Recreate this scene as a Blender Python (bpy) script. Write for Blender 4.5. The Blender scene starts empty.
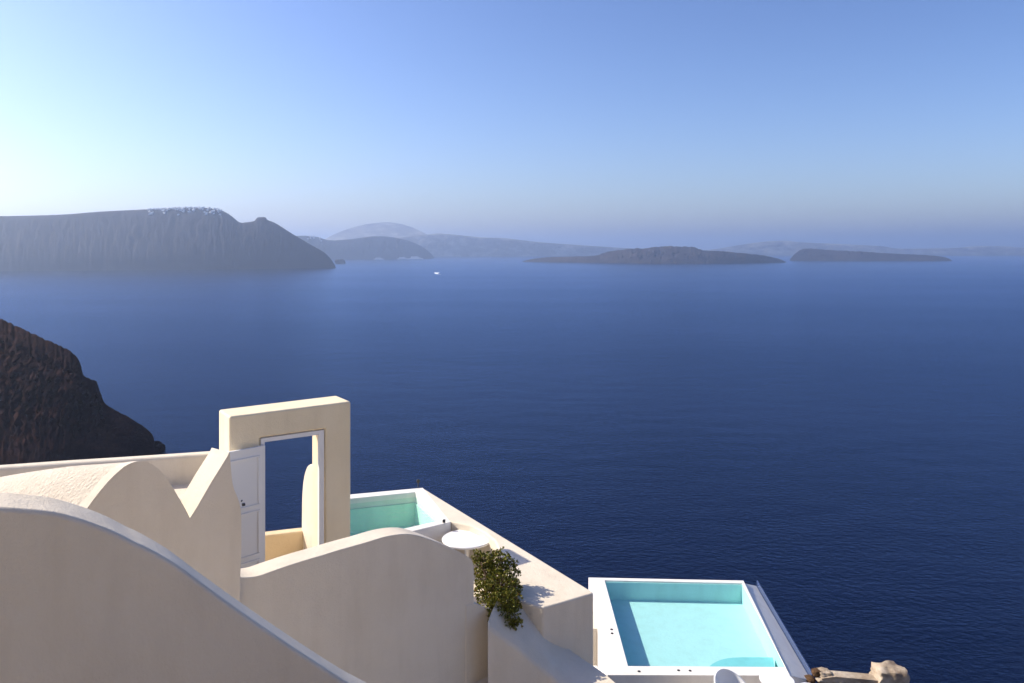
import bpy, bmesh, math, random
from mathutils import Vector, noise
random.seed(7)
SC = bpy.context.scene
COL = SC.collection
R = math.radians

# ------------------------------------------------------------ camera
F = 760.0            # focal length in pixels of the 1024 px wide frame
HOR = 250.0          # image row of the horizon
CZ = 120.0           # camera height above the sea
cam = bpy.data.cameras.new('camera')
cam.sensor_width = 36; cam.lens = F / 1024 * 36
cam.shift_y = -(341.5 - HOR) / 1024
cam.clip_start = 0.1; cam.clip_end = 120000
co = bpy.data.objects.new('camera', cam); COL.objects.link(co)
co.location = (0, 0, CZ); co.rotation_euler = (R(90), 0, 0)
SC.camera = co

# ------------------------------------------------------------ light
SUN_AZ = R(-78)       # from +Y towards -X (the left)
SUN_EL = R(38)
W = bpy.data.worlds.new('World'); SC.world = W; W.use_nodes = True
nt = W.node_tree
bg = nt.nodes['Background']
sky = nt.nodes.new('ShaderNodeTexSky'); sky.sky_type = 'NISHITA'
sky.sun_disc = False; sky.sun_elevation = SUN_EL; sky.sun_rotation = SUN_AZ
sky.altitude = 0; sky.air_density = 1.0; sky.dust_density = 1.0; sky.ozone_density = 3.5
gm = nt.nodes.new('ShaderNodeGamma'); gm.inputs[1].default_value = 1.4
tn = nt.nodes.new('ShaderNodeVectorMath'); tn.operation = 'MULTIPLY'; tn.inputs[1].default_value = (1.05, 0.96, 1.0)
nt.links.new(sky.outputs[0], tn.inputs[0]); nt.links.new(tn.outputs[0], gm.inputs[0]); nt.links.new(gm.outputs[0], bg.inputs[0]); bg.inputs[1].default_value = 0.060
sd = Vector((math.sin(SUN_AZ) * math.cos(SUN_EL), math.cos(SUN_AZ) * math.cos(SUN_EL), math.sin(SUN_EL)))
sl = bpy.data.lights.new('sun', 'SUN'); sl.energy = 4.3; sl.angle = R(0.5); sl.color = (1.0, 0.91, 0.76)
so = bpy.data.objects.new('sun', sl); COL.objects.link(so)
so.rotation_euler = sd.to_track_quat('Z', 'Y').to_euler(); so.location = (0, 0, 200)
SC.view_settings.view_transform = 'Standard'; SC.view_settings.look = 'None'
SC.view_settings.exposure = 0.65; SC.view_settings.gamma = 1.0
SC.cycles.volume_bounces = 2
SC.cycles.max_bounces = 8

# ------------------------------------------------------------ helpers
def V(*a): return Vector(a)
def at(px, py, Y): return V((px - 512) / F * Y, Y, CZ + (HOR - py) / F * Y)
def lev(px, py, z):                                  # z is relative to the eye (negative)
    return at(px, py, F * (-z) / (py - HOR))
class Plane:                                         # a vertical plane through a ray at depth Y with heading towards a vanishing point
    def __init__(s, px, Y, vp):
        s.o = V((px - 512) / F * Y, Y, 0)
        s.u = V((vp - 512) / F, 1, 0).normalized()
        s.n = V(-s.u.y, s.u.x, 0)                    # away from the camera
    def t(s, px):
        a = (px - 512) / F
        return (a * s.o.y - s.o.x) / (s.u.x - a * s.u.y)
    def on(s, px, py):
        p = s.o + s.u * s.t(px)
        return V(p.x, p.y, CZ + (HOR - py) / F * p.y)
def smooth(pts, k=5):                                # Catmull-Rom through the points
    out = []
    n = len(pts)
    for i in range(n - 1):
        p0 = pts[max(i - 1, 0)]; p1 = pts[i]; p2 = pts[i + 1]; p3 = pts[min(i + 2, n - 1)]
        for j in range(k):
            t = j / k
            out.append(tuple(0.5 * ((2 * b) + (-a + c) * t + (2 * a - 5 * b + 4 * c - d) * t * t + (-a + 3 * b - 3 * c + d) * t ** 3)
                             for a, b, c, d in zip(p0, p1, p2, p3)))
    out.append(pts[-1]); return out
def props(o, label=None, cat=None, group=None, kind=None):
    if label: o['label'] = label
    if cat: o['category'] = cat
    if group: o['group'] = group
    if kind: o['kind'] = kind
    return o
def link(name, me, mat=None, parent=None):
    o = bpy.data.objects.new(name, me); COL.objects.link(o)
    if mat: me.materials.append(mat)
    if parent:
        o.parent = parent
        o.matrix_parent_inverse = parent.matrix_basis.inverted()
    return o
def fin(name, bm, mat, parent=None, smooth_=True, bev=0, seg=4, ang=40):
    bmesh.ops.recalc_face_normals(bm, faces=bm.faces)
    if len(bm.faces) == 1:                           # a single sheet faces up
        f = list(bm.faces)[0]; f.normal_update()
        if f.normal.z < 0: f.normal_flip()
    me = bpy.data.meshes.new(name); bm.to_mesh(me); bm.free()
    o = link(name, me, mat, parent)
    if smooth_:
        for p in me.polygons: p.use_smooth = True
    if bev:
        b = o.modifiers.new('bevel', 'BEVEL'); b.width = bev; b.segments = seg
        b.limit_method = 'ANGLE'; b.angle_limit = R(ang); b.harden_normals = True
        b.use_clamp_overlap = True
    elif smooth_:
        me.set_sharp_from_angle(angle=R(ang))
    return o
def thing(name, loc, label, cat, group=None):
    o = bpy.data.objects.new(name, None); COL.objects.link(o); o.location = loc
    o.empty_display_size = 0.3
    return props(o, label, cat, group)
def prism(bm, pts, vec):
    a = [bm.verts.new(p) for p in pts]; b = [bm.verts.new(p + vec) for p in pts]
    n = len(a)
    bm.faces.new(a); bm.faces.new(b[::-1])
    for i in range(n): bm.faces.new((a[i], b[i], b[(i + 1) % n], a[(i + 1) % n]))
def box(bm, c, s, rz=0):
    m = []
    for dx in (-1, 1):
        for dy in (-1, 1):
            for dz in (-1, 1):
                x, y = dx * s[0] / 2, dy * s[1] / 2
                m.append(bm.verts.new((c[0] + x * math.cos(rz) - y * math.sin(rz), c[1] + x * math.sin(rz) + y * math.cos(rz), c[2] + dz * s[2] / 2)))
    for f in ((0, 1, 3, 2), (4, 6, 7, 5), (0, 4, 5, 1), (2, 3, 7, 6), (0, 2, 6, 4), (1, 5, 7, 3)):
        bm.faces.new([m[i] for i in f])
def flat(bm, pts, z0, z1):                           # footprint polygon between two heights
    prism(bm, [V(p[0], p[1], z0) for p in pts], V(0, 0, z1 - z0))
def ring(bm, outer, inner, z0, z1):
    n = len(outer)
    vo0 = [bm.verts.new((p[0], p[1], z0)) for p in outer]; vo1 = [bm.verts.new((p[0], p[1], z1)) for p in outer]
    vi0 = [bm.verts.new((p[0], p[1], z0)) for p in inner]; vi1 = [bm.verts.new((p[0], p[1], z1)) for p in inner]
    for i in range(n):
        j = (i + 1) % n
        bm.faces.new((vo1[i], vo1[j], vi1[j], vi1[i])); bm.faces.new((vo0[i], vi0[i], vi0[j], vo0[j]))
        bm.faces.new((vo0[i], vo0[j], vo1[j], vo1[i])); bm.faces.new((vi0[i], vi1[i], vi1[j], vi0[j]))
def lathe(bm, c, prof, n=32, rz=0):
    rows = []
    for r, z in prof:
        rows.append([bm.verts.new((c[0] + max(r, .0005) * math.cos(2 * math.pi * i / n), c[1] + max(r, .0005) * math.sin(2 * math.pi * i / n), c[2] + z)) for i in range(n)])
    for a, b in zip(rows, rows[1:]):
        for i in range(n): bm.faces.new((a[i], a[(i + 1) % n], b[(i + 1) % n], b[i]))
    bm.faces.new(rows[0][::-1]); bm.faces.new(rows[-1])

# ------------------------------------------------------------ materials
def mat(name, col, rough=0.8, spec=0.3):
    m = bpy.data.materials.new(name); m.use_nodes = True
    b = m.node_tree.nodes['Principled BSDF']
    b.inputs['Base Color'].default_value = (*col, 1); b.inputs['Roughness'].default_value = rough
    b.inputs['Specular IOR Level'].default_value = spec
    return m
def N(m, t, **k):
    n = m.node_tree.nodes.new(t)
    for a, v in k.items():
        if a in n.inputs: n.inputs[a].default_value = v
        else: setattr(n, a, v)
    return n
def L(m, a, b): m.node_tree.links.new(a, b)
def noise_tex(m, scale, detail=4, rough=0.55, mapscale=None):
    g = N(m, 'ShaderNodeNewGeometry')
    t = N(m, 'ShaderNodeTexNoise'); t.inputs['Scale'].default_value = scale
    t.inputs['Detail'].default_value = detail; t.inputs['Roughness'].default_value = rough
    if mapscale:
        mp = N(m, 'ShaderNodeMapping'); mp.inputs['Scale'].default_value = mapscale
        L(m, g.outputs['Position'], mp.inputs['Vector']); L(m, mp.outputs[0], t.inputs['Vector'])
    else: L(m, g.outputs['Position'], t.inputs['Vector'])
    return t
def ramp(m, src, stops):
    r = N(m, 'ShaderNodeValToRGB'); e = r.color_ramp.elements
    while len(e) < len(stops): e.new(0.5)
    for i, (p, c) in enumerate(stops):
        e[i].position = p; e[i].color = (*c, 1) if len(c) == 3 else c
    L(m, src, r.inputs[0]); return r
def plaster(name, a, b, pit=0.010, lump=0.03, scale=55):
    m = mat(name, a, 0.9, 0.15); p = m.node_tree.nodes['Principled BSDF']
    n1 = noise_tex(m, 1.3, 6, 0.6)
    r = ramp(m, n1.outputs['Fac'], [(0.35, b), (0.62, a)])
    st = noise_tex(m, 3.0, 5, 0.6, (1.5, 1.5, 0.25))
    r2 = ramp(m, st.outputs['Fac'], [(0.25, (0.93, 0.92, 0.91)), (0.55, (1, 1, 1))])
    mx = N(m, 'ShaderNodeMix', data_type='RGBA', blend_type='MULTIPLY'); mx.inputs[0].default_value = 1
    L(m, r.outputs[0], mx.inputs[6]); L(m, r2.outputs[0], mx.inputs[7]); L(m, mx.outputs[2], p.inputs['Base Color'])
    n2 = noise_tex(m, scale, 5, 0.65); n3 = noise_tex(m, 2.6, 3, 0.5)
    b1 = N(m, 'ShaderNodeBump'); b1.inputs['Strength'].default_value = 0.7; b1.inputs['Distance'].default_value = pit
    b2 = N(m, 'ShaderNodeBump'); b2.inputs['Strength'].default_value = 1.0; b2.inputs['Distance'].default_value = lump
    L(m, n2.outputs['Fac'], b1.inputs['Height']); L(m, n3.outputs['Fac'], b2.inputs['Height'])
    L(m, b2.outputs[0], b1.inputs['Normal']); L(m, b1.outputs[0], p.inputs['Normal'])
    return m
CREAM = plaster('cream_plaster', (0.73, 0.65, 0.53), (0.70, 0.62, 0.50), 0.008, 0.02)
ROUGH = plaster('rough_plaster', (0.74, 0.66, 0.54), (0.67, 0.59, 0.48), 0.055, 0.02, 30)
WHITE = plaster('white_plaster', (0.80, 0.77, 0.72), (0.76, 0.73, 0.67), 0.006, 0.01)
WARM = plaster('warm_plaster', (0.84, 0.72, 0.51), (0.80, 0.68, 0.47), 0.008, 0.02)
OCHRE = plaster('ochre_plaster', (0.78, 0.63, 0.42), (0.72, 0.56, 0.36), 0.008, 0.02)
POOLB = plaster('blue_pool_plaster', (0.48, 0.73, 0.70), (0.47, 0.72, 0.69), 0.010, 0.004, 18)
POOLG = plaster('green_pool_plaster', (0.60, 0.80, 0.66), (0.56, 0.76, 0.62), 0.004, 0.02)
TEALB = plaster('teal_pool_plaster', (0.24, 0.60, 0.60), (0.22, 0.56, 0.57), 0.004, 0.01)
PAINT = mat('white_paint', (0.78, 0.77, 0.74), 0.45, 0.4)
PLAST = mat('white_plastic', (0.80, 0.80, 0.80), 0.35, 0.5)
DARK = mat('dark_metal', (0.03, 0.03, 0.03), 0.4, 0.5)

def water_mat(name, tint, bump):
    m = bpy.data.materials.new(name); m.use_nodes = True; t = m.node_tree; t.nodes.clear()
    out = t.nodes.new('ShaderNodeOutputMaterial'); mix = t.nodes.new('ShaderNodeMixShader')
    tr = t.nodes.new('ShaderNodeBsdfTransparent'); tr.inputs[0].default_value = (*tint, 1)
    gl = t.nodes.new('ShaderNodeBsdfGlossy'); gl.inputs['Roughness'].default_value = 0.03
    fr = t.nodes.new('ShaderNodeFresnel'); fr.inputs[0].default_value = 1.33
    n = noise_tex(m, 9, 3, 0.5); b = t.nodes.new('ShaderNodeBump'); b.inputs['Strength'].default_value = 0.6
    b.inputs['Distance'].default_value = bump
    L(m, n.outputs['Fac'], b.inputs['Height']); L(m, b.outputs[0], gl.inputs['Normal']); L(m, b.outputs[0], fr.inputs['Normal'])
    gb = t.nodes.new('ShaderNodeNewGeometry'); inv = t.nodes.new('ShaderNodeMath'); inv.operation = 'SUBTRACT'; inv.inputs[0].default_value = 1.0
    mu = t.nodes.new('ShaderNodeMath'); mu.operation = 'MULTIPLY'; L(m, gb.outputs['Backfacing'], inv.inputs[1])
    L(m, fr.outputs[0], mu.inputs[0]); L(m, inv.outputs[0], mu.inputs[1]); L(m, mu.outputs[0], mix.inputs[0]); L(m, tr.outputs[0], mix.inputs[1]); L(m, gl.outputs[0], mix.inputs[2]); L(m, mix.outputs[0], out.inputs[0])
    return m
WATB = water_mat('pool_water', (0.86, 0.97, 0.98), 0.01)
WATG = water_mat('plunge_water', (0.80, 0.97, 0.93), 0.05)

# sea
SEA = bpy.data.materials.new('sea_water'); SEA.use_nodes = True; SEA.node_tree.nodes.clear()
so_ = N(SEA, 'ShaderNodeOutputMaterial'); sm_ = N(SEA, 'ShaderNodeMixShader'); df = N(SEA, 'ShaderNodeBsdfDiffuse'); gs = N(SEA, 'ShaderNodeBsdfGlossy')
fs = N(SEA, 'ShaderNodeFresnel'); fs.inputs[0].default_value = 1.16
gs.inputs['Roughness'].default_value = 0.14; gs.inputs['Color'].default_value = (0.42, 0.60, 0.86, 1)
g1 = noise_tex(SEA, 0.42, 7, 0.66, (0.8, 1.0, 1)); g2 = noise_tex(SEA, 0.035, 4, 0.5, (0.6, 1.1, 1)); g3 = noise_tex(SEA, 0.0016, 5, 0.6, (0.5, 1.6, 1))
b1 = N(SEA, 'ShaderNodeBump'); b1.inputs['Strength'].default_value = 1; b1.inputs['Distance'].default_value = 0.65
b2 = N(SEA, 'ShaderNodeBump'); b2.inputs['Strength'].default_value = 1; b2.inputs['Distance'].default_value = 0.9
L(SEA, g1.outputs['Fac'], b1.inputs['Height']); L(SEA, g2.outputs['Fac'], b2.inputs['Height']); L(SEA, b2.outputs[0], b1.inputs['Normal'])
for q in (fs, df, gs): L(SEA, b1.outputs[0], q.inputs['Normal'])
rr = ramp(SEA, g3.outputs['Fac'], [(0.35, (0.0004, 0.0026, 0.016)), (0.65, (0.0007, 0.0038, 0.021))])
rg = ramp(SEA, g3.outputs['Fac'], [(0.36, (0.39, 0.55, 0.84)), (0.64, (0.45, 0.60, 0.90))]); L(SEA, rg.outputs[0], gs.inputs['Color'])
L(SEA, rr.outputs[0], df.inputs[0]); L(SEA, fs.outputs[0], sm_.inputs[0]); L(SEA, df.outputs[0], sm_.inputs[1]); L(SEA, gs.outputs[0], sm_.inputs[2]); L(SEA, sm_.outputs[0], so_.inputs[0])

def rock(name, a, b, c, scale, bump):
    m = mat(name, a, 0.95, 0.1); p = m.node_tree.nodes['Principled BSDF']
    n1 = noise_tex(m, scale, 8, 0.65, (1, 1, 2.2)); r = ramp(m, n1.outputs['Fac'], [(0.34, a), (0.5, b), (0.68, c)])
    L(m, r.outputs[0], p.inputs['Base Color'])
    n2 = noise_tex(m, scale * 3, 8, 0.7); bp = N(m, 'ShaderNodeBump'); bp.inputs['Strength'].default_value = 0.9
    bp.inputs['Distance'].default_value = bump
    L(m, n2.outputs['Fac'], bp.inputs['Height']); L(m, bp.outputs[0], p.inputs['Normal'])
    return m
DARKROCK = rock('dark_lava_rock', (0.014, 0.004, 0.005), (0.022, 0.007, 0.007), (0.052, 0.020, 0.015), 0.045, 2.0)
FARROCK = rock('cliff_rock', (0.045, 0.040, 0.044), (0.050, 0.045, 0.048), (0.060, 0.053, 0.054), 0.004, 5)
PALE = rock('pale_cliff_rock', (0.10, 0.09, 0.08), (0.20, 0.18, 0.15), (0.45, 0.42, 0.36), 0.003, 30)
LAVA = rock('lava_island_rock', (0.022, 0.017, 0.018), (0.038, 0.028, 0.027), (0.08, 0.06, 0.052), 0.005, 20)
EARTH = rock('brown_earth', (0.10, 0.055, 0.030), (0.17, 0.10, 0.055), (0.30, 0.20, 0.12), 0.9, 0.25)
STONE = rock('beige_stone', (0.30, 0.22, 0.15), (0.46, 0.37, 0.27), (0.62, 0.53, 0.42), 2.5, 0.06)

# ------------------------------------------------------------ setting: sea, haze, land
bm = bmesh.new(); S = 26000
vs = [bm.verts.new(q) for q in ((-S, -3000, 0), (S, -3000, 0), (S, 2 * S, 0), (-S, 2 * S, 0))]; bm.faces.new(vs)
props(fin('sea', bm, SEA, smooth_=False), kind='structure')

bm = bmesh.new(); box(bm, (0, S - 1500, 395), (2 * S + 400, 2 * S + 3400, 810))
HZ = bpy.data.materials.new('haze_air'); HZ.use_nodes = True; HZ.node_tree.nodes.clear()
ho = HZ.node_tree.nodes.new('ShaderNodeOutputMaterial'); hv = HZ.node_tree.nodes.new('ShaderNodeVolumePrincipled')
hv.inputs['Color'].default_value = (0.70, 0.82, 1.0, 1); hv.inputs['Density'].default_value = 0.00008
hv.inputs['Anisotropy'].default_value = 0.67
L(HZ, hv.outputs[0], ho.inputs['Volume'])
props(fin('haze', bm, HZ, smooth_=False), kind='stuff')

def ridge(name, crest, base, m, depth=1.2, rough=0.1, n=220, rows=30, label=None, seed=0, kstep=6, prof=0.75, jag=0.0, back=1.6):
    """a land mass with a real front slope, crest and back slope"""
    cr = smooth(crest, 24)
    tot = cr[-1][0] - cr[0][0]; bm = bmesh.new(); grid = []
    import bisect
    base = smooth([(b[0], b[1]) for b in base], 12)
    def interp(tab, x):
        if x <= tab[0][0]: return tab[0][1]
        for a, b in zip(tab, tab[1:]):
            if x <= b[0]: return a[1] + (b[1] - a[1]) * (x - a[0]) / max(b[0] - a[0], 1e-6)
        return tab[-1][1]
    for i in range(n + 1):
        px = cr[0][0] + tot * i / n; py = interp(cr, px); by = interp(base, px)
        Yf = F * CZ / (by - HOR); h = CZ * (by - py) / (by - HOR)
        for _ in range(8):                           # the crest lies behind the foot by depth * height
            Yc = Yf + depth * max(h, 1)
            h = CZ + (HOR - py) / F * Yc
        h = max(h, 0.5)
        h *= 1 + jag * (noise.noise(V(px * 0.31, seed, 3.3)) + 0.6 * noise.noise(V(px * 0.09, seed, 7.3)))
        col = []
        for j in range(rows + 1):
            t = j / rows * (1 + back)
            if t <= 1: z = h * t ** prof; Y = Yf + (Yc - Yf) * t
            else: z = h * (1 - ((t - 1) / back) ** 1.3); Y = Yc + (Yc - Yf) * (t - 1) * 1.3
            X = (px - 512) / F * Y
            q = V(X, Y, z * 1.5) * (kstep / max(Yc - Yf, 20))
            d = noise.fractal(q + V(seed * 9, 0, 0), 0.9, 2.1, 6)
            w = min(1, t * 3) * (1 - 0.93 * math.exp(-((t - 1) / 0.16) ** 2))
            amp = rough * (Yc - Yf) * w
            Y2 = Y + d * amp * 1.2; z2 = z + d * amp * 0.35 * min(1, t * 4)
            if j == 0 or j == rows: z2 = -6
            col.append(bm.verts.new((X + noise.noise(q * 2 + V(5, 5, 5)) * amp * 0.4, Y2, z2)))
        grid.append(col)
    for i in range(n):
        for j in range(rows): bm.faces.new((grid[i][j], grid[i + 1][j], grid[i + 1][j + 1], grid[i][j + 1]))
    o = fin(name, bm, m, ang=180)
    return props(o, label, kind='structure')

ridge('hills_caldera_rim', [(-300, 216), (-160, 212), (-60, 215), (0, 215.5), (60, 214), (100, 211), (150, 208.5), (190, 207), (214, 208), (228, 213), (239, 221.5), (246, 221.8), (252, 221), (255, 220), (257, 217.2), (261, 216.6), (265.5, 216.8), (267.5, 219.4), (276, 223), (290, 232), (310, 244), (325, 253), (333, 262), (336, 268)],
      [(-300, 273.5), (0, 271.2), (200, 269.7), (336, 267.9)], FARROCK, depth=0.95, rough=0.05, n=700, seed=1)
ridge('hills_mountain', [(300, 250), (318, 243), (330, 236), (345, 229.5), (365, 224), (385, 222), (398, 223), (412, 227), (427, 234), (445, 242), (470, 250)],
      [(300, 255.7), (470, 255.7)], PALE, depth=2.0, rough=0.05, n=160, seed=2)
ridge('hills_near_shore', [(255, 249), (285, 238), (300, 235.5), (316, 236.5), (330, 240), (350, 239), (375, 236), (398, 238), (415, 243), (427, 250), (434, 257)],
      [(255, 260), (434, 258.3)], FARROCK, depth=1.3, rough=0.12, n=200, seed=3)
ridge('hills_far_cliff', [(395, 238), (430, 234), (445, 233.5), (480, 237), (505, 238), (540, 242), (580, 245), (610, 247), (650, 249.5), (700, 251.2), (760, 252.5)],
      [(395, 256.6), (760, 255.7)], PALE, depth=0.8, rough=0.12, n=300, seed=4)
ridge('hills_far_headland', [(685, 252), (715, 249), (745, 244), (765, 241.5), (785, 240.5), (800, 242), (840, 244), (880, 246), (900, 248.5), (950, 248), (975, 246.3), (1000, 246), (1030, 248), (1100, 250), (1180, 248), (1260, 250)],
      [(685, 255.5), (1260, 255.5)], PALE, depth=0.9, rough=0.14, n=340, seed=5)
ridge('hills_lava_island', [(523, 261.2), (535, 258.5), (552, 257), (575, 256.4), (596, 255.5), (606, 252), (622, 249.5), (645, 248), (662, 246.3), (676, 246.5), (692, 247), (703, 250), (722, 251), (742, 253), (764, 255.5), (778, 258.5), (786, 262)],
      [(523, 261.8), (600, 262.9), (650, 263.4), (700, 263.5), (745, 263.2), (786, 262.5)], LAVA, depth=2.2, rough=0.14, n=320, seed=6, jag=0.05)
ridge('hills_low_island', [(790, 259.5), (797, 252), (806, 248.8), (830, 250), (860, 251.5), (900, 254), (925, 255), (944, 257), (952, 260.5)],
      [(790, 260.5), (952, 261)], LAVA, depth=1.5, rough=0.14, n=200, seed=7, jag=0.05)
ridge('cliff_headland', [(-420, 240), (-200, 268), (-80, 292), (-30, 306), (0, 319), (16, 326), (33, 333), (50, 341), (66, 348), (76, 356), (81, 366), (83, 375), (90, 379), (96, 382), (100, 392), (104, 402), (115, 410), (128, 417), (138, 423), (147, 429), (153, 436), (155, 445), (157, 452)],
      [(-420, 445), (0, 470), (110, 462), (157, 454)], DARKROCK, depth=0.75, rough=0.085, n=520, rows=110, seed=8, kstep=13, prof=0.8, jag=0.016)

# near hillside under the terraces: steep slope down to the water
bm = bmesh.new(); gx, gy = 90, 90; grid = []
for i in range(gx + 1):
    a = i / gx; X = -260 + 420 * a
    X = -6 + (a - 0.5) * 2 * (14 + 190 * abs(a - 0.5) ** 1.6 * 3)
    col = []
    for j in range(gy + 1):
        b = j / gy; Y = -40 + 60 * b if b < 0.72 else 3.2 + (b - 0.72) / 0.28 * 130
        edge = 10.5 if X < 1.2 else 15.2
        if 1.2 < X < 6.0: edge = 17.6
        z = -8.75 - (0.9 * max(0, Y - edge) ** 1.06 + (2.2 * min(max(0, Y - edge), 3)))
        if Y < 6: z += (6 - Y) * 0.55 * (1 if X < 6 else 0.5)
        z = min(z, -6.0 + 0 * X) if Y > -2 else min(z, -2.6)
        if X > 6.5: z -= min(6, (X - 6.5) * 0.9)
        d = noise.fractal(V(X, Y, 0) * 0.35, 1, 2, 5)
        z += d * (0.12 if (Y < edge and abs(X) < 9) else 0.5)
        col.append(bm.verts.new((X, Y, max(CZ + z, -3))))
    grid.append(col)
for i in range(gx):
    for j in range(gy): bm.faces.new((grid[i][j], grid[i + 1][j], grid[i + 1][j + 1], grid[i][j + 1]))
props(fin('hillside', bm, EARTH, ang=180), kind='structure')

# ------------------------------------------------------------ walls
def wall(name, pl, top, zbot, thick, m, parent=None, bev=0.05, k=5, vec=None, sm=True):
    t = smooth(top, k) if sm else top
    pts = [pl.on(x, y) for x, y in t]
    a, b = pts[0].copy(), pts[-1].copy(); a.z = b.z = CZ + zbot
    pts = [a] + pts + [b]
    bm = bmesh.new(); prism(bm, pts, vec if vec else pl.n * thick)
    return fin(name, bm, m, parent, bev=bev)

# big curved wall in the foreground
pl = Plane(0, 3.6, 1600)
props(wall('curved_wall', pl, [(-220, 530), (-160, 519), (-110, 512), (-60, 508.5), (0, 508), (21, 509), (54, 512.5), (84, 520.5), (112, 531), (133, 541.5), (150, 549.5), (176, 564.5), (208, 588), (240, 611), (260, 625), (300, 652), (356, 688), (400, 712), (440, 745)], -5.5, 0.30, CREAM, bev=0.13),
      'large cream plaster wall with a sweeping rounded top, nearest in the bottom left corner', 'wall')

# vaulted house: gable with an arch and a raised shoulder, vault behind
pg = Plane(140, 7.05, 1600)
dv = V(-0.9, 0.43, -0.154)
house = thing('vaulted_house', pg.on(140, 600), 'cream vaulted roof with shaded arched gable and V shaped notch, beside the gateway', 'house')
arch = [(48, 590), (60, 558), (72, 533), (84, 513), (92, 501.5), (103, 487.5), (114, 475.5), (127, 465), (140, 461), (150, 463.2), (160, 470.5), (170, 483), (178, 496), (185, 508), (190, 518)]
ac = smooth(arch, 4)
vv = smooth([(190, 518), (197.5, 506), (212, 481), (222, 465), (227.5, 456)], 4)[1:]
rt = smooth([(227.5, 456), (229.6, 452.5), (230.6, 462), (231.5, 474), (233.5, 487), (238.5, 500), (241, 512), (241.5, 535), (241.3, 555), (240.5, 575), (239.8, 610), (239.6, 660)], 4)[1:]
pts = [pg.on(x, y) for x, y in ac + vv + rt]
a = pts[0].copy(); b = pts[-1].copy(); a.z = b.z = CZ - 6.5
allp = [a] + pts + [b]; back = []
for i, q in enumerate(allp):                         # the arch runs back with the vault, the shoulder squarely
    w = min(1, max(0, (i - len(ac) + 1) / 3)); back.append(q + (dv * 0.13).lerp(V(-0.76, 0.60, -0.01) * 0.33, w))
bm = bmesh.new(); fa_ = [bm.verts.new(q) for q in allp]; ba_ = [bm.verts.new(q) for q in back]
bm.faces.new(fa_); bm.faces.new(ba_[::-1])
for i in range(len(allp)): bm.faces.new((fa_[i], ba_[i], ba_[(i + 1) % len(allp)], fa_[(i + 1) % len(allp)]))
fin('gable_wall', bm, CREAM, house, bev=0.055, seg=5)
ap = [pg.on(x, y) + V(0, 0, -0.004) + dv * 0.02 for x, y in smooth(arch, 4)]
bm = bmesh.new(); rows = []
for s in range(25):
    q = s / 24 * 4.6
    rows.append([bm.verts.new(p + dv * q + V(0, 0, -0.02 * q * q + 0.02 * noise.noise(p * 1.5 + dv * q * 1.5))) for p in ap])
for r0, r1 in zip(rows, rows[1:]):
    for i in range(len(ap) - 1): bm.faces.new((r0[i], r0[i + 1], r1[i + 1], r1[i]))
fin('vault_roof', bm, ROUGH, house, ang=80)
bm = bmesh.new(); box(bm, pg.on(242.5, 504.5) + V(0.01, 0.0, 0), (0.03, 0.03, 0.025), 0.6); box(bm, pg.on(241, 503.5) + V(0.0, 0.02, 0.02), (0.015, 0.03, 0.012), 0.2)
fin('hook', bm, DARK, house, bev=0.005)

# roof terrace floor behind the vault and its parapet
pp = Plane(215, 11.25, 3300)
props(wall('parapet_wall', pp, [(-420, 496), (-200, 481.5), (0, 467.8), (60, 463.6), (120, 459.8), (180, 455.8), (218, 453.2)], -9, 0.20, CREAM, bev=0.05, sm=True),
      'long straight cream parapet wall running behind the vaulted roof towards the gateway', 'wall')
f0, f1 = pp.on(-420, 500), pp.on(217, 460)
bm = bmesh.new()
flat(bm, [(f0.x, f0.y + .05), (f1.x, f1.y + .05), (-3.9, 10.4), (-3.30, 8.0), (-9.5, 4.2)], CZ - 3.55, CZ - 3.43)
props(fin('roof_terrace', bm, CREAM, bev=0.01), kind='structure')

# gateway
gp = Plane(229.3, 11.0, 1600)
gate = thing('gateway', gp.on(290, 600), 'tall cream plaster gateway framing the sea, with an open white door leaf', 'gateway')
zf = CZ - 5.45
def gz(px, py, z=None):
    q = gp.on(px, py)
    if z is not None: q.z = z
    return q
GP = [gz(229.3, 416.6), gz(351, 401.2), gz(351, 500, zf), gz(325.5, 500, zf), gz(325.5, 429), gz(260, 438.0), gz(260, 500, zf), gz(229.3, 500, zf)]
bm = bmesh.new(); prism(bm, GP, gp.n * 0.6); fin('surround', bm, WARM, gate, bev=0.035)
bm = bmesh.new()                                     # door frame, set 3 mm inside the opening
inset = gp.n * 0.07
tl, tr = gz(261, 438.8), gz(324.6, 430.0)
fr = [tl, tr, V(tr.x, tr.y, zf), gz(319.6, 500, zf), gz(319.6, 435.0), gz(265.2, 442.4), gz(265.2, 500, zf), V(tl.x, tl.y, zf)]
prism(bm, [q + gp.n * 0.015 for q in fr], inset); fin('door_frame', bm, PAINT, gate, bev=0.006, seg=2)
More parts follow.
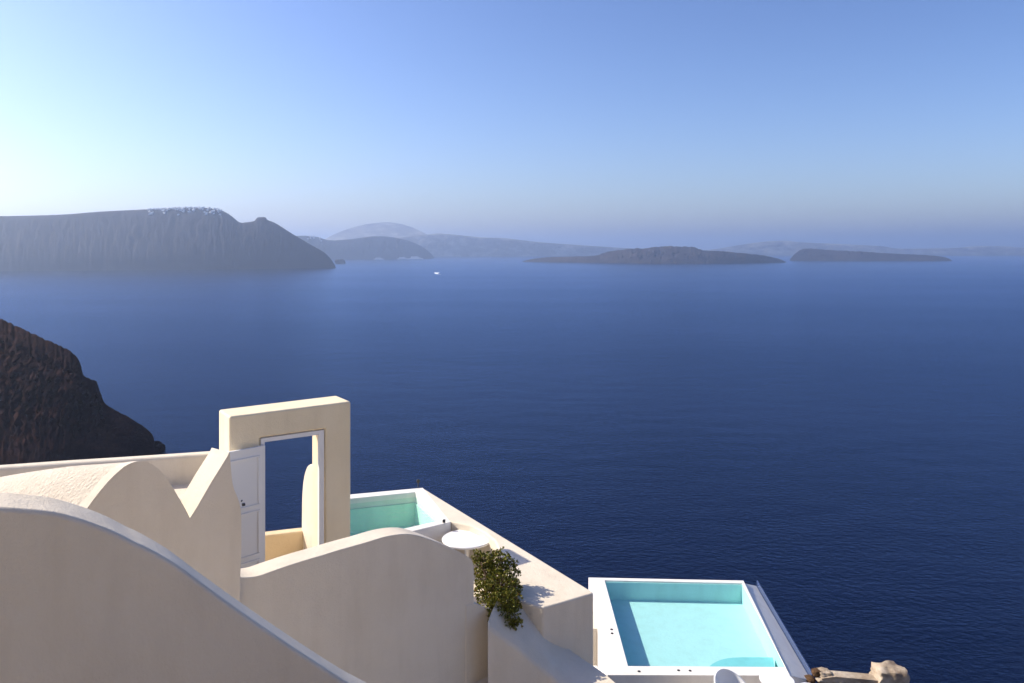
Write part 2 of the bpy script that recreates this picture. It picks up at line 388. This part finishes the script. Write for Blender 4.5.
# leaf folded back against the left pier
lp = Plane(265.3, gz(265.3, 445).y - 0.05, 1265)
h0 = lp.on(265.3, 445.3); h1 = lp.on(222, 453.5)
zb = zf + 0.03
bm = bmesh.new(); prism(bm, [h1, h0, V(h0.x, h0.y, zb), V(h1.x, h1.y, zb)], lp.n * 0.045)
leaf = fin('door_leaf', bm, PAINT, gate, bev=0.006, seg=2)
Lw = (h0 - h1); Lw.z = 0; wl = Lw.length; uu = Lw.normalized(); Hh = h0.z - zb
bm = bmesh.new()
for a0, a1 in ((0.055, 0.335), (0.37, 0.62), (0.655, 0.95)):    # raised mouldings of the three panels
    zt, zl = h0.z - a0 * Hh, h0.z - a1 * Hh
    for q0, q1 in (((0.14, zt), (0.84, zt)), ((0.14, zl), (0.84, zl)), ((0.14, zt), (0.14, zl)), ((0.84, zt), (0.84, zl))):
        c0 = V(h1.x, h1.y, 0) + uu * wl * q0[0]; c1 = V(h1.x, h1.y, 0) + uu * wl * q1[0]
        c0.z, c1.z = q0[1], q1[1]; c = (c0 + c1) / 2 - lp.n * 0.008
        ang = math.atan2(uu.y, uu.x)
        if abs(c0.z - c1.z) < 1e-6: box(bm, c, ((c1 - c0).length + .03, 0.02, 0.03), ang)
        else: box(bm, c, (0.03, 0.02, abs(c0.z - c1.z) - .032), ang)
fin('panel_moulding', bm, PAINT, leaf, bev=0.008, seg=2)

# side wall beyond the gateway (sunlit) and the low wall that closes the landing
o0 = gz(325.5, 500, 0) + gp.n * 0.62 + gp.u * 0.03
sp = Plane(400, 10, 1600); sp.o = V(o0.x, o0.y, 0); sp.u = gp.n.copy(); sp.n = gp.u.copy()
def along(t, py_or_z): return V(o0.x + gp.n.x * t, o0.y + gp.n.y * t, py_or_z)
prof = smooth([(0.0, -3.50), (0.15, -3.52), (0.30, -3.60), (0.43, -3.78), (0.50, -4.0), (0.54, -4.35), (0.56, -5.45)], 4)
bm = bmesh.new(); prism(bm, [along(0, CZ - 5.45)] + [along(t, CZ + z) for t, z in prof], gp.u * 0.25)
props(fin('side_wall', bm, CREAM, bev=0.04), 'narrow sunlit cream wall with a scooped top, seen through the gateway opening', 'wall')
lw = Plane(303, 12.75, 1600)
props(wall('low_wall', lw, [(215, 541.5), (303, 531.2), (308, 530.8)], -6.5, 0.22, OCHRE, bev=0.04, sm=False),
      'low ochre wall with a pale rounded top closing the landing behind the gateway', 'wall')
# deck under gateway, plunge pool and table
bm = bmesh.new()
q = [(-5.2, 9.2), (-2.6, 7.2), (-0.9, 9.3), (0.25, 9.8), (0.9, 10.6), (-0.6, 12.8), (-1.4, 14.4), (-3.2, 14.6), (-4.9, 13.2)]
flat(bm, q, CZ - 5.62, CZ - 5.50)
props(fin('terrace_floor', bm, CREAM, bev=0.01), kind='structure')

# unseen floors and house front, added to bounce warm light onto shaded walls
bm = bmesh.new(); flat(bm, [(-12, -4), (2, -4), (2, 0.5), (-7, 0.5), (-12, -2)], CZ - 2.75, CZ - 2.6)
flat(bm, [(-9, 1.5), (6.5, 1.5), (6.5, 9.3), (-0.6, 9.3), (-3.6, 7.2), (-9, 4)], CZ - 7.4, CZ - 7.2)
props(fin('bounce_floor', bm, CREAM, smooth_=False), kind='structure')
bm = bmesh.new(); box(bm, (-2, -7, CZ - 1), (22, 6, 11)); box(bm, (-4, -5.2, CZ + 5.0), (6, 3, 2.2))
hb = fin('unseen_house', bm, CREAM, bev=0.1); props(hb, 'unseen cream house added behind the viewpoint to bounce warm light', 'house')
# curved wall in the middle
pm = Plane(240, 7.72, 1400)
props(wall('arched_wall', pm, [(238, 577), (246, 577.5), (258, 576), (274, 570.5), (290, 565), (306, 560), (323, 555), (339, 550), (364, 543), (386, 536.5), (404, 534), (418, 535.5), (436, 541.5), (452, 548.5), (465, 555), (471, 559.5), (474, 566)], -9, 0.29, CREAM, bev=0.11, k=4),
      'cream wall rising to a rounded hump in the middle, in front of the plunge pool', 'wall')
px_ = Plane(470, pm.on(470, 600).y - 0.012, 1400)
props(wall('planter_wall', px_, [(466, 606), (470, 604.5), (477, 604), (486, 608.5), (492, 614.5), (496, 622), (497, 632)], -9, 0.20, CREAM, bev=0.05, k=4),
      'short cream wall with a quarter-round shoulder, just below left of the green shrub', 'wall')

# plunge pool (upper)
PZ = CZ - 4.7
def L2(px, py, z=-4.7): q = lev(px, py, z); return V(q.x, q.y, 0)
up = thing('plunge_pool', lev(400, 505, -4.7) - V(0, 0, 0.8), 'small white walled plunge pool with green water, right behind the gateway', 'pool')
O = [L2(336, 495.6), L2(423, 487.6), L2(451, 522), L2(346, 547)]
I = [L2(342, 499.5), L2(415.5, 492), L2(444, 519.2), L2(352, 540)]
bm = bmesh.new(); ring(bm, O, I, CZ - 5.6, PZ); fin('basin', bm, WHITE, up, bev=0.02, seg=3)
c = sum(I, V(0, 0, 0)) / 4
I2 = [p + (p - c) * 0.015 for p in I]
bm = bmesh.new(); I3 = [c + (p - c) * 0.995 for p in I]; ring(bm, I2, [c + (p - c) * 0.97 for p in I], CZ - 5.35, PZ - 0.20)
flat(bm, I2, CZ - 5.40, CZ - 5.33); fin('lining', bm, POOLG, up, smooth_=False)
bm = bmesh.new(); vs = [bm.verts.new((p.x, p.y, PZ - 0.10)) for p in [c + (p - c) * 1.003 for p in I]]; bm.faces.new(vs).normal_update(); fin('water', bm, WATG, up, smooth_=False)
bm = bmesh.new(); box(bm, lev(444, 521, -4.66), (.05, .05, .05)); fin('inlet_cap', bm, DARK, up, bev=0.01)
lp_ = lev(418, 487.6, -4.7)
spot = thing('spotlight', lp_, 'tiny dark lamp on the far corner of the plunge pool', 'lamp')
bm = bmesh.new(); lathe(bm, lp_ + V(0, .03, 0), [(0.02, 0), (0.012, 0.01), (0.012, 0.08)], 10); fin('stake', bm, DARK, spot)
bm = bmesh.new(); lathe(bm, lp_ + V(0, .03, .082), [(0.02, 0), (0.035, 0.02), (0.035, 0.06), (0.01, 0.075)], 12); fin('lamp_head', bm, DARK, spot)

# outer parapet slab along the cliff side
top = [L2(421.5, 488.9), L2(424, 488.2), L2(590.5, 589.8), L2(593.8, 592.8), L2(566, 601), L2(543, 607.5), L2(532, 604.5), L2(519, 600.5), L2(512, 592), L2(507, 575), L2(500, 552), L2(494.5, 540), L2(485, 532), L2(470, 524.5), L2(452.5, 521.6), L2(447.5, 520)]
bm = bmesh.new(); flat(bm, top, CZ - 9.2, PZ - 0.002)
props(fin('outer_parapet', bm, CREAM, bev=0.045, seg=4, ang=35), 'broad sunlit cream parapet running down the sea side from plunge pool to its square corner', 'wall')
# sloping stair wall descending to the lower terrace
bm = bmesh.new()
far_ = [(500, 597, 10.02), (516, 603, 10.12), (527, 613, 10.15), (542, 624, 10.2), (556, 638, 10.26), (570, 650, 10.2), (594, 666.5, 9.95), (612, 680, 9.6), (640, 706, 9.0), (668, 735, 8.5)]
near_ = [(488, 622, 9.52), (502, 634, 9.55), (519, 646, 9.58), (537, 661.5, 9.62), (552, 674, 9.6), (567, 690, 9.42), (580, 706, 9.15), (594, 722, 8.85), (616, 750, 8.3), (640, 780, 7.8)]
fa = smooth(far_, 3); na = smooth(near_, 3); A = []; B = []
cols = []
for f, n_ in zip(fa, na):
    pf, pn = at(*f), at(*n_)
    mid = (pf + pn) / 2 + V(0, 0, 0.035)
    q1 = pf.lerp(mid, 0.5) + V(0, 0, 0.012); q2 = pn.lerp(mid, 0.5) + V(0, 0, 0.012)
    pn2 = pn + V(0, -0.035, -0.04); pn3 = pn2 + V(0, -0.012, -0.05)
    cols.append([bm.verts.new(v) for v in (V(pf.x, pf.y, CZ - 9.5), pf, q1, mid, q2, pn, pn2, pn3, V(pn3.x, pn3.y, CZ - 9.5))])
for c0, c1 in zip(cols, cols[1:]):
    m_ = len(c0)
    for i in range(m_): bm.faces.new((c0[i], c1[i], c1[(i + 1) % m_], c0[(i + 1) % m_]))
bm.faces.new(cols[0]); bm.faces.new(cols[-1][::-1])
props(fin('stair_wall', bm, CREAM, ang=60), 'thick cream wall sloping down to the right below the shrub, mostly in shade', 'wall')

# round table by the plunge pool
tc = lev(467, 538, -4.82)
tb = thing('round_table', V(tc.x, tc.y, CZ - 5.5), 'white round table on the deck beside the plunge pool, half in shadow', 'table')
bm = bmesh.new(); lathe(bm, V(tc.x, tc.y, tc.z), [(0.38, -0.045), (0.415, -0.035), (0.42, -0.01), (0.41, 0.0)], 48); fin('tabletop', bm, PLAST, tb, ang=20)
bm = bmesh.new(); lathe(bm, V(tc.x, tc.y, CZ - 5.498), [(0.22, 0), (0.22, 0.02), (0.05, 0.05), (0.035, 0.3), (0.05, 0.625)], 24); fin('pedestal', bm, PLAST, tb)

# ------------------------------------------------------------ shrub
LEAF = mat('leaf', (0.05, 0.09, 0.012), 0.45, 0.4); p = LEAF.node_tree.nodes['Principled BSDF']
gi = N(LEAF, 'ShaderNodeNewGeometry'); r = ramp(LEAF, gi.outputs['Random Per Island'], [(0.0, (0.05, 0.06, 0.008)), (0.35, (0.13, 0.145, 0.014)), (0.72, (0.24, 0.235, 0.022)), (0.93, (0.26, 0.22, 0.04)), (1.0, (0.24, 0.09, 0.03))])
L(LEAF, r.outputs[0], p.inputs['Base Color']); p.inputs['Subsurface Weight'].default_value = 0.0
YL = mat('young_leaf', (0.26, 0.34, 0.03), 0.45, 0.4)
BARK = mat('bark', (0.10, 0.065, 0.04), 0.9, 0.1)
SY = 9.80
sh = thing('shrub', at(508, 634, SY), 'dense green shrub with small glossy leaves growing behind the arched wall', 'shrub')
blobs = [((484, 562), 11, 0), ((499, 561), 13, 0), ((489, 577), 16, .02), ((507, 572), 14, 0), ((500, 589), 19, -.03), ((486, 594), 13, 0), ((513, 588), 10, .03), ((502, 604), 15, 0), ((510, 602), 12, 0), ((508, 617), 12, 0), ((507, 626), 9, 0), ((496, 609), 12, 0), ((478, 556), 6, 0), ((517, 623), 5, -.05)]
def leaf_at(bm, c, d, s):
    d = d.normalized(); side = d.cross(V(random.uniform(-1, 1), random.uniform(-1, 1), random.uniform(-1, 1)))
    if side.length < 1e-3: side = V(1, 0, 0)
    side.normalize(); up_ = side.cross(d) * s * 0.12
    v = [c, c + d * s * .35 + side * s * .24 + up_, c + d * s * .75 + side * s * .22 + up_, c + d * s, c + d * s * .75 - side * s * .22 + up_, c + d * s * .35 - side * s * .24 + up_]
    bm.faces.new([bm.verts.new(q) for q in v])
bm = bmesh.new(); bm2 = bmesh.new(); bt = bmesh.new()
def twig(b_, p0, p1, r0, r1):
    d = (p1 - p0); e = d.orthogonal().normalized(); f = d.cross(e).normalized(); ra = []; rb = []
    for k in range(5):
        a = k * 2 * math.pi / 5; o = e * math.cos(a) + f * math.sin(a)
        ra.append(b_.verts.new(p0 + o * r0)); rb.append(b_.verts.new(p1 + o * r1))
    for k in range(5): b_.faces.new((ra[k], ra[(k + 1) % 5], rb[(k + 1) % 5], rb[k]))
root = at(508, 634, SY)
for (bx_, by_), br, dy in blobs:
    dy += 0.75 * max(0, min(1, (612 - by_) / 40))    # the crown leans back over the terrace
    bc = at(bx_, by_, SY + dy); rad = br / F * SY
    twig(bt, root, bc, 0.014, 0.006)
    for k in range(int(100 * (br / 10) ** 2)):
        d = V(random.gauss(0, 1), random.gauss(0, 1), random.gauss(0, 1)).normalized()
        c = bc + d * rad * random.uniform(0.45, 1.02) ** 0.8
        out = (d + V(0, 0, .5)).normalized()
        if k % 6 == 0: twig(bt, bc, c, 0.005, 0.002)
        young = ((c - at(503, 583, SY - .1)).length < 0.09)
        for _ in range(6):                            # a rosette of leaves on each twig end
            dd = out + V(random.gauss(0, .6), random.gauss(0, .6), random.gauss(0, .6))
            leaf_at(bm2 if young else bm, c, dd, random.uniform(.024, .042))
fin('foliage', bm, LEAF, sh, smooth_=False); fin('young_foliage', bm2, YL, sh, smooth_=False); fin('stem', bt, BARK, sh)

# ------------------------------------------------------------ lower terrace and pool
ZL = -8.0
def L3(px, py, z=ZL): q = lev(px, py, z); return V(q.x, q.y, 0)
po = thing('swimming_pool', lev(690, 630, ZL) - V(0, 0, 0.6), 'large square pool with pale turquoise water and white rims on the lower terrace', 'pool')
TL, TR, BR, BL = L3(588.5, 577.5), L3(743.4, 580.6), L3(790, 675.5), L3(607.5, 675)
iTL, iTR, iBR, iBL = L3(604.6, 580.2), L3(742.5, 583), L3(786, 667), L3(628, 666)
bm = bmesh.new(); ring(bm, [TL, TR, BR, BL], [iTL, iTR, iBR, iBL], CZ - 9.6, CZ + ZL); fin('basin', bm, WHITE, po, bev=0.02, seg=3)
c = (iTL + iTR + iBR + iBL) / 4; I = [iTL, iTR, iBR, iBL]
bm = bmesh.new(); ring(bm, [c + (p - c) * 1.01 for p in I], [c + (p - c) * 0.985 for p in I], CZ + ZL - 0.50, CZ + ZL - 0.035)
flat(bm, [c + (p - c) * 1.01 for p in I], CZ + ZL - 0.54, CZ + ZL - 0.46); fin('lining', bm, POOLB, po, smooth_=False)
slb = [L3(x, y, -8.2) for x, y in smooth([(703, 676), (708, 668), (714, 663), (724, 659), (738, 657.4), (760, 657.2)], 4) + [(772.5, 657.5), (773.5, 660), (776, 676)]]
bm = bmesh.new(); flat(bm, slb, CZ + ZL - 0.455, CZ + ZL - 0.20); fin('underwater_slab', bm, TEALB, po, smooth_=False)  # raised slab by the near rim, darker teal than the lining
bm = bmesh.new(); vs = [bm.verts.new((p.x, p.y, CZ + ZL - 0.03)) for p in [c + (p - c) * 1.002 for p in I]]; bm.faces.new(vs).normal_update(); fin('water', bm, WATB, po, smooth_=False)
for (x, y) in ((611.5, 629.5), (612, 633.5), (678.5, 670.5), (690, 670.8), (639, 671.5)):
    bm = bmesh.new(); lathe(bm, lev(x, y, ZL), [(0.028, 0), (0.028, 0.008), (0.018, 0.014)], 12); fin('drain_cap', bm, DARK, po)
# overflow channel and its outer kerb
e0, e1 = lev(743.3, 583, ZL - 0.015), lev(786.8, 667.2, ZL - 0.015); e2 = lev(790, 675.4, ZL - 0.015)
o0_, o1_ = lev(756.2, 585.8, ZL - 0.30), lev(811.3, 680.5, ZL - 0.30)
def zz(p, z): return V(p.x, p.y, z)
bm = bmesh.new(); g = [bm.verts.new(q) for q in (e0, o0_, o1_, e2, zz(e0, CZ - 9.6), zz(o0_, CZ - 9.6), zz(o1_, CZ - 9.6), zz(e2, CZ - 9.6))]
for f in ((0, 1, 2, 3), (4, 7, 6, 5), (0, 4, 5, 1), (1, 5, 6, 2), (2, 6, 7, 3), (3, 7, 4, 0)): bm.faces.new([g[i] for i in f])
fin('overflow_slope', bm, WHITE, po, bev=0.01)
GLS = bpy.data.materials.new('glass'); GLS.use_nodes = True; p = GLS.node_tree.nodes['Principled BSDF']
p.inputs['Base Color'].default_value = (0.10, 0.15, 0.30, 1); p.inputs['Roughness'].default_value = 0.03; p.inputs['Alpha'].default_value = 0.55
bm = bmesh.new(); flat(bm, [V(o0_.x + .012, o0_.y, 0), V(o0_.x + .03, o0_.y, 0), V(o1_.x + .03, o1_.y, 0), V(o1_.x + .012, o1_.y, 0)], CZ + ZL - 0.9, CZ + ZL - 0.16); fin('glass_panel', bm, GLS, po, smooth_=False)

# pavement of the lower terrace
bm = bmesh.new()
a1, a2 = L3(608.2, 675.6), L3(789, 676)
flat(bm, [(a1.x, a1.y - .01), (a2.x, a2.y - .01), (5.7, 14.0), (5.7, 10.4), (1.6, 10.4)], CZ - 8.6, CZ - 8.42)
props(fin('lower_terrace', bm, CREAM, bev=0.01), kind='structure')
bm = bmesh.new(); w0 = lev(600, 612, -7.9)
flat(bm, [L3(592, 600), L3(594, 600), L3(600, 624), L3(592, 624)], CZ - 8.9, CZ - 8.1)
props(fin('low_kerb_wall', bm, CREAM, bev=0.04), 'short cream kerb wall squeezed between the square parapet corner and the large pool', 'wall')

# tub chairs and a table in front of the large pool
def tub_chair(loc, rz, label):
    t = thing('tub_chair', loc, label, 'chair', 'white tub chairs by the large pool')
    def prof(a):                                     # height of the shell rim around the seat; high at the back
        return 0.50 + 0.36 * max(0, math.cos(a * 0.62)) ** 1.6
    bm = bmesh.new(); n = 36; outer = []; inner = []
    for i in range(n + 1):
        a = R(-140 + 280 * i / n); h = prof(a)
        rows_o = []; rows_i = []
        for j in range(9):
            tt = j / 8; r_ = 0.25 + 0.09 * math.sin(tt * math.pi / 2)
            z = 0.34 + (h - 0.34) * tt
            d = V(math.sin(a), -math.cos(a) if True else 0, 0)
            rows_o.append(bm.verts.new(V(d.x * r_, d.y * r_, z))); rows_i.append(bm.verts.new(V(d.x * (r_ - .025), d.y * (r_ - .025), z + (0.004 if j == 8 else 0))))
        outer.append(rows_o); inner.append(rows_i)
    for i in range(n):
        for j in range(8):
            bm.faces.new((outer[i][j], outer[i + 1][j], outer[i + 1][j + 1], outer[i][j + 1]))
            bm.faces.new((inner[i][j], inner[i][j + 1], inner[i + 1][j + 1], inner[i + 1][j]))
        bm.faces.new((outer[i][8], outer[i + 1][8], inner[i + 1][8], inner[i][8])); bm.faces.new((outer[i][0], inner[i][0], inner[i + 1][0], outer[i + 1][0]))
    for k in (0, n):
        for j in range(8): bm.faces.new((outer[k][j], outer[k][j + 1], inner[k][j + 1], inner[k][j]))
    M_ = lambda o: o
    objs = [('shell', bm, PLAST)]
    bm = bmesh.new(); lathe(bm, (0, 0, 0.36), [(0.23, 0), (0.25, 0.02), (0.25, 0.07), (0.22, 0.09)], 28); objs.append(('seat', bm, PLAST))
    for sx in (-1, 1):
        for sy in (-1, 1):
            bm = bmesh.new(); twig(bm, V(sx * .16, sy * .16, .36), V(sx * .22, sy * .22, 0), .016, .012); objs.append(('leg', bm, DARK))
    t.rotation_euler = (0, 0, rz)
    for nme, b_, m_ in objs:
        bmesh.ops.recalc_face_normals(b_, faces=b_.faces)
        me = bpy.data.meshes.new(nme); b_.to_mesh(me); b_.free()
        for pf in me.polygons: pf.use_smooth = True
        me.set_sharp_from_angle(angle=R(50)); me.materials.append(m_)
        o = bpy.data.objects.new(nme, me); COL.objects.link(o); o.parent = t
    return t
zc = CZ - 8.42
c1 = at(727, 668, 13.55); tub_chair(V(c1.x + .08, 13.42, zc), R(-150), 'white tub chair whose rounded back shows just left of centre below the large pool')
c2 = at(808, 679, 13.4); tub_chair(V(c2.x - .12, 12.95, zc), R(170), 'white tub chair at the near right corner of the large pool, barely showing')
t2c = at(777, 679.5, 13.55)
t2 = thing('round_table', V(t2c.x, t2c.y, zc), 'small white round table between the two tub chairs below the large pool', 'table')
bm = bmesh.new(); lathe(bm, t2c, [(0.27, -0.03), (0.30, -0.02), (0.30, -0.005), (0.29, 0)], 40); fin('tabletop', bm, PLAST, t2, ang=20)
bm = bmesh.new(); lathe(bm, V(t2c.x, t2c.y, zc), [(0.18, 0), (0.18, 0.02), (0.03, 0.05), (0.03, t2c.z - zc - .032)], 20); fin('pedestal', bm, PLAST, t2)

# rubble wall and boulders at the right end of the pool
def stone_mesh(bm, c, s, seed, sub=2):
    r_ = bmesh.ops.create_icosphere(bm, subdivisions=sub, radius=1.0)
    for v in r_['verts']:
        q = v.co.copy(); m_ = max(abs(q.x), abs(q.y), abs(q.z)); q = q.lerp(q / m_, 0.55)
        q *= 1 + 0.22 * noise.noise(q * 1.4 + V(seed * 3.1, 0, 0)) + 0.08 * noise.noise(q * 4 + V(seed, 2, 0))
        v.co = V(q.x * s[0], q.y * s[1], q.z * s[2]) + c
rw = thing('rubble_wall', at(845, 690, 14.6), 'low wall of brown rubble stones with a beige top, right of the large pool', 'wall')
bm = bmesh.new(); i = 0
for x in range(812, 900, 7):
    for row in range(4):
        py = 680 + 9 * row + (x - 812) * 0.10
        c = at(x + random.uniform(-2, 2), py, 14.6 + random.uniform(-.05, .05)); i += 1
        stone_mesh(bm, c, (random.uniform(.06, .10), .12, random.uniform(.06, .09)), i)
fin('stonework', bm, EARTH, rw)
bm = bmesh.new(); prism(bm, [at(x, y, 14.45) for x, y in ((822, 678.5), (835, 676.8), (850, 678), (872, 680), (890, 682), (890, 686), (850, 684), (822, 682.5))], V(0, .22, 0))
for k in range(26):
    x = 820 + k * 2.9; stone_mesh(bm, at(x, 679.3 + (x - 820) * .05 + random.uniform(-.8, .8), 14.55 + random.uniform(-.06, .06)), (random.uniform(.04, .08), .09, random.uniform(.02, .04)), 50 + k)
fin('coping', bm, STONE, rw)
for (x, y, s, lab, k) in ((889, 679, (.30, .25, .27), 'large pale rounded boulder at the far right end of the rubble wall', 31),
                          (824, 674, (.13, .12, .08), 'small beige stone lying on the rubble wall beside the pool corner', 5),
                          (816, 672.5, (.07, .08, .06), 'smallest brown stone wedged against the glass edged pool corner', 9)):
    bm = bmesh.new(); stone_mesh(bm, V(0, 0, 0), s, k, 4)
    o = fin('boulder', bm, STONE if k != 9 else EARTH, None, ang=50); o.location = at(x, y, 14.6); props(o, lab, 'boulder')

# ------------------------------------------------------------ far things: village, boats
def ground_z(x, y, objs):
    best = None
    for o in objs:
        ok, loc, nn, _ = o.ray_cast(V(x, y, 3000), V(0, 0, -1))
        if ok and (best is None or loc.z > best): best = loc.z
    return best
bpy.context.view_layer.update()
rim = bpy.data.objects['hills_caldera_rim']; mnt = bpy.data.objects['hills_near_shore']; fh = bpy.data.objects['hills_far_headland']
HOUSE = mat('white_house', (0.80, 0.79, 0.76), 0.8, 0.2)
def house_mesh(k):
    bm = bmesh.new(); rnd = random.Random(k)
    w, d, h = rnd.uniform(9, 16), rnd.uniform(8, 12), rnd.uniform(5, 8)
    box(bm, (0, 0, h / 2 - 3), (w, d, h + 6)); box(bm, (w * .3, 0.0, h + 1.2), (w * .38, d * .7, 2.4)); box(bm, (-w * .62, 0, h * .2 - 3), (w * .23, d * .8, h * .6 + 6))
    bmesh.ops.recalc_face_normals(bm, faces=bm.faces)
    me = bpy.data.meshes.new('village_house'); bm.to_mesh(me); bm.free(); me.materials.append(HOUSE); return me
HM = [house_mesh(k) for k in range(5)]
def village(n, x0, x1, obj, lab, grp, rng, drop, sc=1.0, sprd=1.0):
    c_ = 0; tries = 0
    while c_ < n and tries < n * 30:
        tries += 1
        px = random.uniform(x0, x1); best = None
        # find the crest along this ray, then step down from it
        for s in range(60):
            Y = rng[0] + (rng[1] - rng[0]) * s / 59; X = (px - 512) / F * Y
            z = ground_z(X, Y, [obj])
            if z is not None:
                e = (z - CZ) / Y
                if best is None or e > best[0]: best = (e, X, Y, z)
        if not best: continue
        Y = best[2] - abs(random.gauss(0, 1)) * drop; X = (px - 512) / F * Y; z = ground_z(X, Y, [obj])
        if z is None or z < 5: continue
        o = bpy.data.objects.new('village_house', random.choice(HM)); COL.objects.link(o)
        o.location = (X, Y, z); o.rotation_euler = (0, 0, random.uniform(-.5, .5)); o.scale = (sc, sc, sc)
        props(o, lab, 'house', grp); c_ += 1
village(110, 148, 222, rim, 'tiny white village house on the crest of the big left headland', 'white village houses on the headland crest', (4560, 5400), 34, 0.95)
village(16, 306, 322, mnt, 'tiny white house on the hazy hill beyond the headland tip', 'white houses on the hazy hill', (9000, 12500), 60, 1.3)

def boat(px, py, length, label, cruise=False, rz=0):
    q = lev(px, py, -CZ)
    t = thing('cruise_ship' if cruise else 'motor_boat', V(q.x, q.y, 0), label, 'ship' if cruise else 'boat'); t.rotation_euler = (0, 0, rz)
    def part(nm, bm, m):
        bmesh.ops.recalc_face_normals(bm, faces=bm.faces); me = bpy.data.meshes.new(nm); bm.to_mesh(me); bm.free(); me.materials.append(m)
        o = bpy.data.objects.new(nm, me); COL.objects.link(o); o.parent = t
    l, w, h = length, length * .14, length * .07
    bm = bmesh.new()
    prism(bm, [V(-l / 2, -w / 2, -1), V(l * .32, -w / 2, -1), V(l / 2, 0, -1), V(l * .32, w / 2, -1), V(-l / 2, w / 2, -1)], V(0, 0, h + 1)); part('hull', bm, HOUSE)
    bm = bmesh.new()
    for k in range(3 if cruise else 1): box(bm, (-l * .06 * (k + 1) * .5, 0, h + h * (k * .62 + .31)), (l * (.72 - .12 * k), w * .8 * (1 - .1 * k), h * .6))
    part('cabin', bm, HOUSE)
    if cruise:
        bm = bmesh.new(); box(bm, (-l * .22, 0, h * 3.2), (l * .06, w * .3, h * .8)); part('funnel', bm, DARK)
    return t
boat(379, 259.6, 130, 'white cruise ship anchored left of the ship cluster before the hazy hills', True, .2)
boat(403, 259.3, 150, 'left white cruise ship of the pair moored close together under the hills', True, .1)
boat(416, 259.2, 190, 'right and longest white cruise ship of the pair moored under the hills', True, -.1)
boat(440, 274.5, 13, 'small white motor boat speeding across open sea with a foam wake', False, .6)
FOAM = mat('foam', (0.75, 0.78, 0.80), 0.7, 0.2)
wq = lev(440, 274.5, -CZ)
bm = bmesh.new()
pts = [V(wq.x - 8, wq.y + 10, .35), V(wq.x - 40, wq.y + 130, .35), V(wq.x - 62, wq.y + 330, .35), V(wq.x - 30, wq.y + 300, .35), V(wq.x - 22, wq.y + 120, .35)]
prism(bm, pts, V(0, 0, .1)); props(fin('water_foam', bm, FOAM, smooth_=False), kind='stuff')
q = lev(340, 263.5, -CZ)
bm = bmesh.new(); stone_mesh(bm, V(q.x, q.y, 5), (45, 40, 32), 4, 3)
props(fin('sea_stack', bm, LAVA), 'small dark rock islet standing in the sea off the headland tip', 'rock')
rnd = random.Random(3)
for k in range(9):
    px, py = 158 + rnd.uniform(-4, 4), 450.5 + rnd.uniform(-2.5, 2)
    q = lev(px, py, -CZ)
    bm = bmesh.new(); s = rnd.uniform(1.2, 3.0); stone_mesh(bm, V(0, 0, 0), (s, s, s * 1.4), k, 2)
    o = fin('shore_rock', bm, DARKROCK); o.location = (q.x, q.y, .5)
    props(o, 'dark rock standing in the water at the tip of the dark near headland', 'rock', 'rocks at the dark headland tip')
